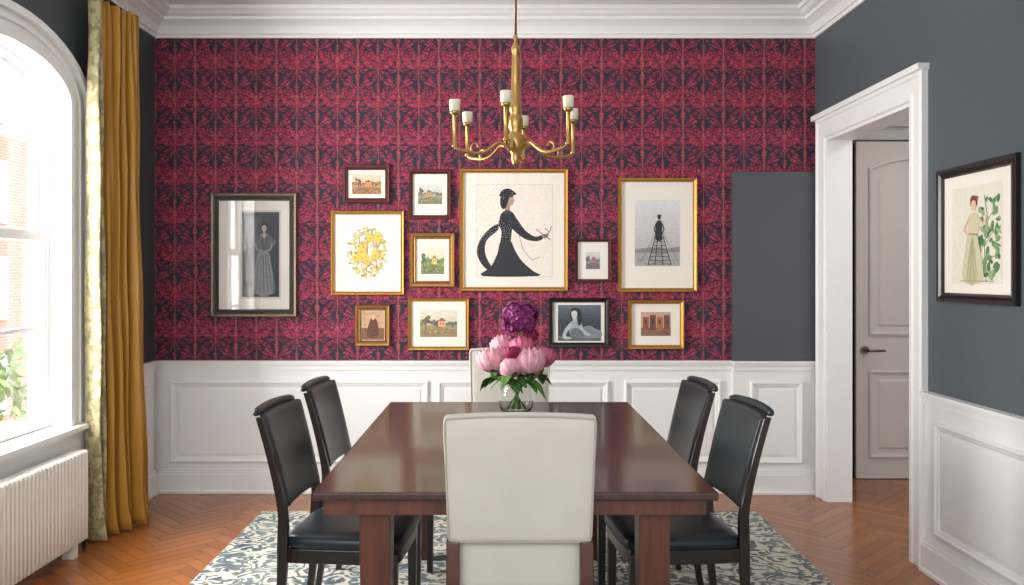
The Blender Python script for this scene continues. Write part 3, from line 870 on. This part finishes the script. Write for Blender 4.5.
for i in range(6):
    a = math.radians(21+60*i); ca, sa = math.cos(a), math.sin(a)
    zl = L(zc(152))
    prof = [(0.030, zl+0.014), (0.055, zl+0.030), (0.08, zl+0.030), (0.105, zl+0.010), (0.135, zl-0.008), (0.17, zl-0.014), (0.205, zl-0.010), (0.235, zl-0.004), (0.250, zl+0.004), (R, zl+0.018)]
    sm = []
    for q in range(len(prof)-1):
        p0 = prof[max(q-1, 0)]; p1 = prof[q]; p2 = prof[q+1]; p3 = prof[min(q+2, len(prof)-1)]
        for k in range(5):
            t2 = k/5
            sm.append(tuple(0.5*(2*p1[d]+(-p0[d]+p2[d])*t2+(2*p0[d]-5*p1[d]+4*p2[d]-p3[d])*t2*t2+(-p0[d]+3*p1[d]-3*p2[d]+p3[d])*t2**3) for d in (0, 1)))
    sm.append(prof[-1])
    b = B(); b.tube([(r*ca, r*sa, z) for r, z in sm], 0.0065, 10)
    sc = []
    for q in range(15):
        th = q/14*PI*1.5; rr = 0.022*(1-0.5*q/14)
        sc.append((0.17+rr*math.sin(th), zl+0.009-rr*math.cos(th)))
    b.tube([(r*ca, r*sa, z) for r, z in sc], 0.004, 8)
    cx, cy = R*ca, R*sa; zb = zl+0.004
    b.lathe([(0.006, zb), (0.012, zb+0.003), (0.012, zb+0.008), (0.0078, zb+0.012), (0.0078, zb+0.124), (0.012, zb+0.128), (0.018, zb+0.132), (0.020, zb+0.140), (0.010, zb+0.141)], (cx, cy, 0), 16)
    arm = b.build('arm', ['brass'], parent=ch)
    b = B(); b.lathe([(0.017, zb+0.1415), (0.020, zb+0.143), (0.022, zb+0.184), (0.0205, zb+0.186), (0.012, zb+0.184)], (cx, cy, 0), 18)
    b.build('candle_sleeve', ['candle'], parent=arm)

# ================================================================ PICTURES
def picture(box, fmat, fw, art, label, matm='mat', mat2=None, wall='B', size=None, centre=None, name='framed_picture', gl='picglass'):
    px0, py0, px1, py1 = box
    s = F/(YB-0.012)
    if wall == 'B':
        w = (px1-px0)/s; h = (py1-py0)/s
        cx = ((px0+px1)/2-VX)/s; cz = H+(VY-(py0+py1)/2)/s
        loc = (cx, YB-0.0006, cz); rz = 0
    else:
        w, h = size; loc = centre; rz = -PI/2
    sx = w/(px1-px0); sz = h/(py1-py0)
    fwm = fw*(sx if wall == 'B' else sz)
    mp = lambda u, v, d: (u, -d, v)
    b = B()
    P = [(0, 0.0), (0, 0.020), (fwm*0.12, 0.025), (fwm*0.45, 0.023), (fwm*0.72, 0.016), (fwm*0.85, 0.018), (fwm, 0.010), (fwm, 0.0)]
    b.rings4(-w/2, w/2, -h/2, h/2, P, mp)
    f = b.build(name, [fmat], loc=loc, rz=rz, label=label, cat='picture')
    if mat2:
        b = B(); b.rings4(-w/2+fwm*0.98, w/2-fwm*0.98, -h/2+fwm*0.98, h/2-fwm*0.98, [(0, 0.004), (0, 0.012), (fwm*0.3, 0.012), (fwm*0.3, 0.004)], mp)
        b.build('inner_frame', [mat2], parent=f)
    b = B(); b.box(-w/2+fwm*0.5, w/2-fwm*0.5, -0.005, -0.001, -h/2+fwm*0.5, h/2-fwm*0.5)
    b.build('mat', [matm], parent=f)
    b = B(); b.poly([(-w/2+fwm*0.9, -0.0108, -h/2+fwm*0.9), (w/2-fwm*0.9, -0.0108, -h/2+fwm*0.9), (w/2-fwm*0.9, -0.0108, h/2-fwm*0.9), (-w/2+fwm*0.9, -0.0108, h/2-fwm*0.9)])
    b.build('glass', [gl], parent=f, fixn=False)
    b = B(); dep = [0.0054]
    def T(p): return ((p[0]-(px0+px1)/2)*sx, -dep[0], ((py0+py1)/2-p[1])*sz)
    class A:
        def rect(s2, x0, y0, x1_, y1_, c): s2.poly([(x0, y1_), (x1_, y1_), (x1_, y0), (x0, y0)], c)
        def poly(s2, pts, c, sm=0):
            if sm: pts = smooth_closed(pts, sm)
            dep[0] += 0.00003
            b.poly([T(p) for p in pts], 0, srgb(*[max(0, min(255, q)) for q in c]))
        def ell(s2, cx, cy, rx, ry, c, n=16, rot=0):
            s2.poly([(cx+rx*math.cos(2*PI*i/n)*math.cos(rot)-ry*math.sin(2*PI*i/n)*math.sin(rot), cy+rx*math.cos(2*PI*i/n)*math.sin(rot)+ry*math.sin(2*PI*i/n)*math.cos(rot)) for i in range(n)], c)
        def line(s2, pts, w_, c):
            for p, q in zip(pts[:-1], pts[1:]):
                dx, dy = q[0]-p[0], q[1]-p[1]; l = math.hypot(dx, dy) or 1; nx_, ny_ = -dy/l*w_/2, dx/l*w_/2
                s2.poly([(p[0]+nx_, p[1]+ny_), (q[0]+nx_, q[1]+ny_), (q[0]-nx_, q[1]-ny_), (p[0]-nx_, p[1]-ny_)], c)
    art(A(), random.Random(int(px0)+3))
    b.build('artwork', ['art'], parent=f, fixn=False)
    return f

def landscape(x0, y0, x1, y1, sky, mid, ground, acc):
    def fn(A, r):
        w = x1-x0; h = y1-y0
        for k in range(6):
            A.rect(x0, y0+h*k/10, x1, y0+h*(k+1)/10+0.1, tuple(int(q+4-k*3) for q in sky))
        A.rect(x0, y0+h*.55, x1, y1, mid)
        for i in range(5): A.ell(x0+w*r.uniform(.1, .9), y0+h*r.uniform(.08, .3), w*r.uniform(.05, .1), h*.03, tuple(min(255, q+14) for q in sky))
        for i in range(12):
            cx = x0+w*(i+.5)/12; A.ell(cx, y0+h*r.uniform(.44, .54), w*.05, h*r.uniform(.06, .14), tuple(int(q*r.uniform(.6, .95)) for q in mid), 9)
        A.poly([(x0, y1), (x1, y1), (x1, y0+h*.72), (x0+w*.5, y0+h*.62), (x0, y0+h*.74)], ground)
        bx = x0+w*r.uniform(.3, .55)
        A.rect(bx, y0+h*.4, bx+w*.2, y0+h*.62, tuple(min(255, q+30) for q in acc)); A.poly([(bx-w*.02, y0+h*.41), (bx+w*.1, y0+h*.28), (bx+w*.22, y0+h*.41)], tuple(int(q*.7) for q in acc))
        A.rect(bx+w*.04, y0+h*.47, bx+w*.07, y0+h*.54, (70, 60, 56)); A.rect(bx+w*.12, y0+h*.47, bx+w*.15, y0+h*.54, (70, 60, 56))
        for i in range(22):
            A.ell(x0+w*r.uniform(.06, .94), y0+h*r.uniform(.66, .95), w*r.uniform(.015, .05), h*r.uniform(.01, .035), r.choice([acc, tuple(int(k*.7) for k in ground), tuple(int(min(255, k*1.25)) for k in ground)]), 8)
        tx = x0+w*r.uniform(.1, .25); A.line([(tx, y0+h*.75), (tx+w*.01, y0+h*.35)], w*.02, (80, 62, 50))
        for i in range(7): A.ell(tx+w*r.uniform(-.07, .09), y0+h*r.uniform(.22, .45), w*.05, h*.06, tuple(int(q*r.uniform(.55, .85)) for q in mid), 9)
    return fn

def a1(A, r):
    A.rect(240, 210, 281, 299, (210, 205, 198))
    A.rect(242, 212, 279, 297, (50, 54, 62)); A.rect(242, 280, 279, 297, (30, 32, 37))
    A.rect(245, 216, 258, 282, (70, 75, 84)); A.rect(247, 219, 256, 246, (84, 90, 100)); A.rect(247, 250, 256, 279, (80, 86, 95)); A.rect(268, 214, 279, 280, (42, 45, 52))
    A.poly([(254, 293), (253, 275), (256, 258), (255, 248), (251, 243), (256, 237), (260, 233.5), (267, 233.5), (271, 237), (276, 243), (271, 248), (270, 258), (273, 275), (275, 293)], (84, 88, 94), 3)
    A.poly([(256.5, 255), (263, 252), (269.5, 255), (273, 293), (254.5, 293)], (128, 130, 132), 2)
    for x in (257, 260, 263.5, 267, 270): A.line([(263+(x-263)*.5, 255), (263+(x-263)*1.3, 292)], 0.8, (92, 95, 101))
    for x in (258.5, 265, 268.5): A.line([(263+(x-263)*.6, 257), (263+(x-263)*1.3, 292)], 0.5, (156, 157, 158))
    for y in (262, 268, 276, 284): A.line([(255.5, y), (271.5, y+1)], 0.35, (104, 106, 110))
    A.line([(255, 243), (257, 250), (263, 251)], 1.5, (146, 142, 136)); A.line([(272, 243), (270.5, 249.5), (264, 252)], 1.5, (146, 142, 136))
    A.poly([(261, 234), (264, 239), (267, 234)], (176, 166, 156)); A.rect(262.8, 231, 265.2, 235, (168, 158, 148))
    A.ell(264, 228.3, 2.3, 3.3, (184, 174, 164)); A.poly([(261, 229), (260.6, 223.5), (264, 221.5), (267.5, 223.5), (267.2, 229), (266, 225.5), (262.3, 225.5)], (26, 24, 26), 3)
    A.line([(262.8, 228), (263.4, 228)], .4, (60, 50, 46)); A.line([(264.8, 228), (265.4, 228)], .4, (60, 50, 46)); A.line([(263.4, 230), (264.8, 230)], .35, (110, 70, 66))
picture((211, 193, 297, 317), 'silver', 6, a1, 'dark silver framed portrait photograph of a standing woman in a robe', mat2='blackframe', gl='picglass2')
picture((343, 165, 390, 203), 'redwood', 5, landscape(352, 174, 381, 194, (214, 200, 170), (186, 142, 84), (150, 110, 70), (208, 120, 60)), 'small red wood framed autumn landscape print')
def a3(A, r):
    A.rect(343, 222, 392, 284, (240, 234, 222))
    for (p, q) in (((356, 274), (360, 232)), ((378, 274), (371, 230)), ((366, 278), (368, 240))): A.line([p, q], 0.9, (140, 140, 86))
    for i in range(170):
        a = r.uniform(0, 2*PI); q = r.uniform(0.1, 1)**.6
        cx, cy = 367+20*q*math.cos(a), 252+25*q*math.sin(a)
        A.ell(cx, cy, r.uniform(1.2, 3.2), r.uniform(0.6, 1.5), r.choice([(222, 196, 96), (232, 206, 120), (202, 172, 80), (166, 172, 116), (226, 184, 136), (198, 192, 148), (150, 158, 108)]), 8, r.uniform(0, 3))
    for i in range(12):
        cx, cy = 367+r.uniform(-13, 13), 251+r.uniform(-16, 16)
        for k in range(7): A.ell(cx+2.6*math.cos(k*.9), cy+2.6*math.sin(k*.9), 2.0, 1.1, (232, 198, 88), 8, k*.9)
        A.ell(cx, cy, 1.1, 1.1, (190, 140, 60), 8)
picture((331, 211, 404, 295), 'gold', 3.5, a3, 'gold framed botanical print of yellow flowers')
picture((409, 170, 451, 219), 'redwood', 4, landscape(418, 184, 442, 204, (210, 210, 202), (160, 156, 126), (130, 126, 94), (176, 134, 90)), 'dark red framed small countryside print')
picture((410, 233, 455, 287), 'oldgold', 6, landscape(421, 248, 444, 274, (222, 216, 190), (150, 160, 100), (120, 130, 84), (206, 180, 90)), 'antique gold framed sage garden watercolour')
def a6(A, r):
    A.rect(476, 184, 553, 277, (222, 212, 198)); A.rect(477, 185, 552, 276, (236, 228, 216))
    K = (30, 31, 38)
    A.poly([(497, 224), (487, 231), (479, 242), (477, 254), (483, 266), (494, 274), (500, 275), (490, 264), (485, 252), (487, 240), (498, 230)], K, 4)
    A.poly([(501, 240), (510, 240), (515, 250), (522, 261), (533, 271), (538, 276), (482, 276), (491, 267), (497, 255)], K, 3)
    A.poly([(499.5, 219), (501, 214), (504.5, 211), (510, 211), (514, 214), (516.5, 221), (512, 230), (510, 243), (501, 243), (501.5, 231), (498.5, 225)], K, 3)
    A.poly([(511, 212), (517, 219), (525.5, 230.5), (535, 236.5), (542, 235), (543.5, 238), (537, 241.2), (525, 239), (513.5, 230), (508.5, 221)], K, 3)
    A.poly([(542, 235), (547, 233.5), (549, 235.5), (546, 238.2), (543, 237.8)], (160, 128, 110), 2)
    A.poly([(504.6, 212), (505.8, 204), (509.8, 204), (510.2, 212)], (168, 136, 118))
    A.poly([(506, 204.5), (506, 198), (509, 195), (512.8, 195.5), (513.5, 198.6), (514.8, 200.8), (513.6, 201.6), (513.4, 203.8), (511.6, 205.4), (508.3, 206)], (182, 150, 132), 2)
    A.poly([(501, 207), (500.2, 199), (502.5, 193), (507, 190.5), (511.5, 191.5), (513.6, 194.2), (513, 196.5), (509.8, 197.2), (508.5, 200), (507.5, 204), (504.5, 209)], K, 3)
    A.poly([(499.5, 196.5), (501, 191.5), (505, 188.8), (510, 188.8), (513.5, 191), (516.5, 194), (513.5, 195), (506, 194.8)], K, 3)
    A.poly([(503.5, 213.5), (505, 210.5), (510, 210.5), (511.5, 213.5), (507.5, 215)], (58, 60, 68), 2)
    A.line([(546, 236), (550, 231), (551.5, 226)], 0.8, (50, 46, 44)); A.line([(536, 229), (545, 236), (551, 240)], 0.8, (50, 46, 44))
    A.line([(549, 232), (545, 228)], 0.7, (50, 46, 44))
    A.line([(519, 234), (523, 250), (532, 260), (540, 257)], 0.5, (110, 100, 94))
    for k in range(9): A.line([(502+1.0*k, 245), (487+5.6*k, 275)], 0.4, (52, 54, 64))
    A.line([(501, 241.5), (510.5, 241.5)], 0.8, (62, 64, 72))
    A.line([(505, 216), (504.5, 238)], .35, (54, 56, 64)); A.line([(509, 216), (507, 238)], .35, (54, 56, 64))
picture((460, 169, 568, 291), 'gold', 4, a6, 'large gold framed print of a woman in a long black dress')
def a7(A, r):
    landscape(586, 252, 600, 269, (206, 206, 206), (150, 146, 150), (120, 110, 110), (170, 90, 80))(A, r)
picture((575, 239, 611, 282), 'redwood', 3, a7, 'small thin red wood framed print')
def a8(A, r):
    for k in range(12): A.rect(635, 200+k*4, 680, 204.2+k*4, (222-k*3,)*3)
    A.rect(635, 248, 680, 266, (170, 170, 168)); A.poly([(635, 250), (650, 247), (668, 249), (680, 246), (680, 252), (635, 253)], (140, 140, 140))
    for i in range(24): A.ell(r.uniform(638, 677), r.uniform(254, 264), r.uniform(1, 4), .35, r.choice([(190,)*3, (140,)*3]), 8)
    for k in range(8):
        t2 = k/7; A.line([(655.5-t2*7, 238+t2*26), (663-(-t2*8), 238+t2*26)], 0.55, (60, 60, 60))
    for (xa, xb) in ((655.5, 648), (658, 655), (660.5, 663), (663, 671.5)): A.line([(xa, 236), (xb, 265)], 0.8, (46, 46, 46))
    for k in range(4):
        ya = 238+k*7; A.line([(655-k*1.8, ya), (664+k*2.2, ya+6)], 0.4, (76, 76, 76)); A.line([(664+k*1.8, ya), (653.5-k*1.8, ya+6)], 0.4, (76, 76, 76))
    A.line([(662, 232), (679, 262)], 0.35, (90, 90, 90)); A.line([(656, 232), (640, 264)], 0.35, (110, 110, 110))
    A.poly([(656, 240), (655.5, 232), (656, 224), (657.8, 220.5), (660.8, 220.5), (662.2, 225), (662, 234), (662.2, 240)], (46, 46, 48), 3)
    A.line([(656.3, 223), (654.2, 229), (656, 234)], 1.0, (52, 52, 54)); A.line([(662, 223), (664.2, 229), (662, 234)], 1.0, (52, 52, 54))
    A.ell(659.3, 217.2, 1.7, 2.5, (62, 60, 58)); A.ell(659.3, 215.6, 2.0, 1.2, (30, 30, 30))
picture((618, 178, 697, 292), 'gold', 4, a8, 'tall gold framed black and white photograph of a statue by water')
def a9(A, r):
    A.rect(361, 311, 384, 340, (196, 156, 124)); A.rect(361, 328, 384, 340, (128, 86, 62))
    for i in range(16): A.ell(r.uniform(363, 382), r.uniform(313, 328), 1.8, 1.2, (180+r.randint(-25, 25), 140, 104), 8)
    A.poly([(367, 336), (369, 323), (372, 317), (377, 321), (378, 336)], (96, 54, 40), 3); A.ell(373, 317.5, 1.8, 2.4, (214, 176, 142))
picture((355, 305, 390, 346), 'oldgold', 5.5, a9, 'small antique gold framed brown figure painting')
picture((408, 298, 469, 350), 'gold', 3.5, landscape(420, 310, 457, 337, (216, 210, 190), (156, 150, 110), (150, 130, 94), (204, 142, 100)), 'gold framed watercolour of a country house')
def a11(A, r):
    A.rect(558, 305, 601, 341, (52, 60, 70))
    for k in range(5): A.rect(558, 305+k*3, 601, 308.1+k*3, (94-k*8, 104-k*8, 114-k*8))
    A.rect(558, 336, 601, 341, (92, 100, 108))
    # hips and legs stretching away, torso leaning on one elbow
    A.poly([(577, 337), (580, 331), (585, 326.5), (591, 326), (596, 329), (601, 331), (601, 337.5), (590, 338)], (128, 134, 139), 3)
    A.poly([(571, 336.5), (569.5, 329), (570, 323), (574, 320.5), (579, 321.5), (582, 327), (584, 333), (582, 337)], (158, 163, 167), 3)
    A.poly([(570, 323), (572.5, 325), (568, 331), (566, 336), (571, 337.5), (571, 339), (563, 338.5), (564, 331)], (184, 187, 188), 3)
    A.poly([(579, 322), (581.5, 323.5), (584, 330), (590, 334), (589, 336), (582, 333.5), (579, 327)], (176, 180, 182), 3)
    A.poly([(572.5, 322), (573.5, 317), (577, 317.5), (577, 322)], (168, 172, 174))
    A.poly([(570.5, 319), (570, 312), (573, 308.3), (578, 308.2), (581.3, 312), (582, 320), (580, 326), (577.5, 323), (577.5, 316), (573, 317)], (28, 32, 38), 3)
    A.poly([(571.8, 316.5), (571.4, 312.5), (573.5, 310.8), (576.5, 311.2), (577.3, 314.5), (576, 318), (573.6, 319)], (202, 202, 200), 3)
    A.line([(572.6, 314.2), (573.4, 314.2)], .35, (50, 50, 54)); A.line([(575, 314.3), (575.8, 314.3)], .35, (50, 50, 54)); A.line([(573.6, 317), (574.8, 317)], .4, (90, 80, 80))
    A.poly([(571, 330), (576, 328), (582, 331), (584, 337), (571, 337)], (104, 110, 116), 2)
    A.line([(586, 329), (592, 332), (600, 334)], .5, (100, 106, 112))
picture((549, 298, 609, 347), 'blackframe', 4.5, a11, 'black framed photograph of a reclining figure')
def a12(A, r):
    A.rect(641, 312, 671, 336, (196, 164, 140)); A.rect(641, 328, 671, 336, (140, 104, 84))
    for k in range(4): A.rect(643+k*7, 317-(k % 2)*2, 649+k*7, 330, ((150, 80, 60), (110, 72, 60), (176, 104, 70), (128, 84, 70))[k]); A.rect(645+k*7, 320, 646.6+k*7, 324, (70, 50, 44))
    for i in range(14): A.ell(r.uniform(643, 669), r.uniform(330, 335), 1.4, .5, (110, 70, 56), 8)
picture((628, 300, 684, 349), 'gold', 4, a12, 'gold framed print of rust red buildings')
def a13(A, r):
    A.rect(18, 16, 82, 86, (226, 222, 206))
    G1 = [(90, 130, 84), (122, 156, 106), (70, 112, 74), (150, 172, 126)]
    A.line([(62, 84), (60, 60), (64, 40), (60, 24)], 1.0, (96, 116, 70))
    A.line([(60, 60), (72, 48)], .6, (96, 116, 70)); A.line([(62, 44), (72, 34)], .6, (96, 116, 70)); A.line([(61, 70), (74, 66)], .6, (96, 116, 70))
    for i in range(70):
        A.ell(64+r.uniform(-12, 14), 54+r.uniform(-28, 29), r.uniform(2, 4.8), r.uniform(1.0, 2.4), r.choice(G1), 10, r.uniform(0, 3))
    A.poly([(33, 84), (36, 62), (40, 48), (39, 41), (43, 36), (51, 36), (55, 43), (52, 52), (57, 68), (58, 84)], (206, 200, 168), 3)
    A.poly([(38, 84), (42, 60), (47, 52), (51, 84)], (184, 182, 142), 2)
    for x in (38, 43, 48, 53): A.line([(45, 54), (x, 83)], 0.5, (150, 150, 114))
    A.line([(41, 39), (34, 47), (42, 52)], 2.0, (222, 184, 158)); A.line([(53, 39), (60, 45), (64, 37)], 1.8, (222, 184, 158))
    A.line([(41, 50), (52, 51)], 1.0, (150, 120, 80))
    A.ell(47, 30, 3, 4.2, (224, 188, 164)); A.poly([(43.5, 31), (43, 25), (47, 23), (51.5, 25), (51, 31), (49.5, 27), (45, 27)], (110, 66, 42), 3)
    A.ell(51, 25, 1.6, 1.4, (170, 70, 60))
    A.line([(30, 84), (72, 84)], 0.6, (150, 150, 120))
picture((0, 0, 100, 100), 'blackframe', 7, a13, 'black framed botanical print of a woman in a pale dress', wall='R', size=(0.60, 0.60), centre=(XR-0.0006, 3.615, 1.578))

# ================================================================ LIGHT
w = bpy.data.worlds.new('World'); S.world = w; w.use_nodes = True
bg = w.node_tree.nodes['Background']; bg.inputs[0].default_value = (0.96, 0.98, 1.0, 1); bg.inputs[1].default_value = 1.6
def area(name, loc, rot, sx, sy, power, col=(1, 1, 1)):
    l = bpy.data.lights.new(name, 'AREA'); l.shape = 'RECTANGLE'; l.size = sx; l.size_y = sy; l.energy = power; l.color = col
    o = bpy.data.objects.new(name, l); COL.objects.link(o); o.location = loc; o.rotation_euler = rot; return o
area('window_daylight', (XL-0.45, 3.85, 1.6), (0, math.radians(-90), 0), 2.0, 1.2, 240, (1, 0.985, 0.96))
area('room_fill', (-1.0, -0.3, 2.6), (math.radians(66), 0, math.radians(-8)), 2.4, 1.6, 58, (1, 0.985, 0.96))  # added fill lamp behind the camera, brightens the whole room
area('hall_light', (3.0, 4.6, 2.75), (0, 0, 0), 0.8, 0.8, 14, (1, 0.95, 0.9))
sl = bpy.data.lights.new('street_sun', 'SUN'); sl.energy = 3.0; sl.angle = 0.05
so = bpy.data.objects.new('street_sun', sl); COL.objects.link(so); so.location = (8, 10, 10); so.rotation_euler = (0, math.radians(50), 0)

cam = bpy.data.cameras.new('camera'); co = bpy.data.objects.new('camera', cam); COL.objects.link(co)
co.location = (0, 0, H); co.rotation_euler = (math.radians(90), 0, 0)
cam.sensor_width = 36; cam.lens = F/1024*36
cam.shift_x = (512-VX)/1024; cam.shift_y = -(292.5-VY)/1024
cam.clip_start = 0.05
S.camera = co
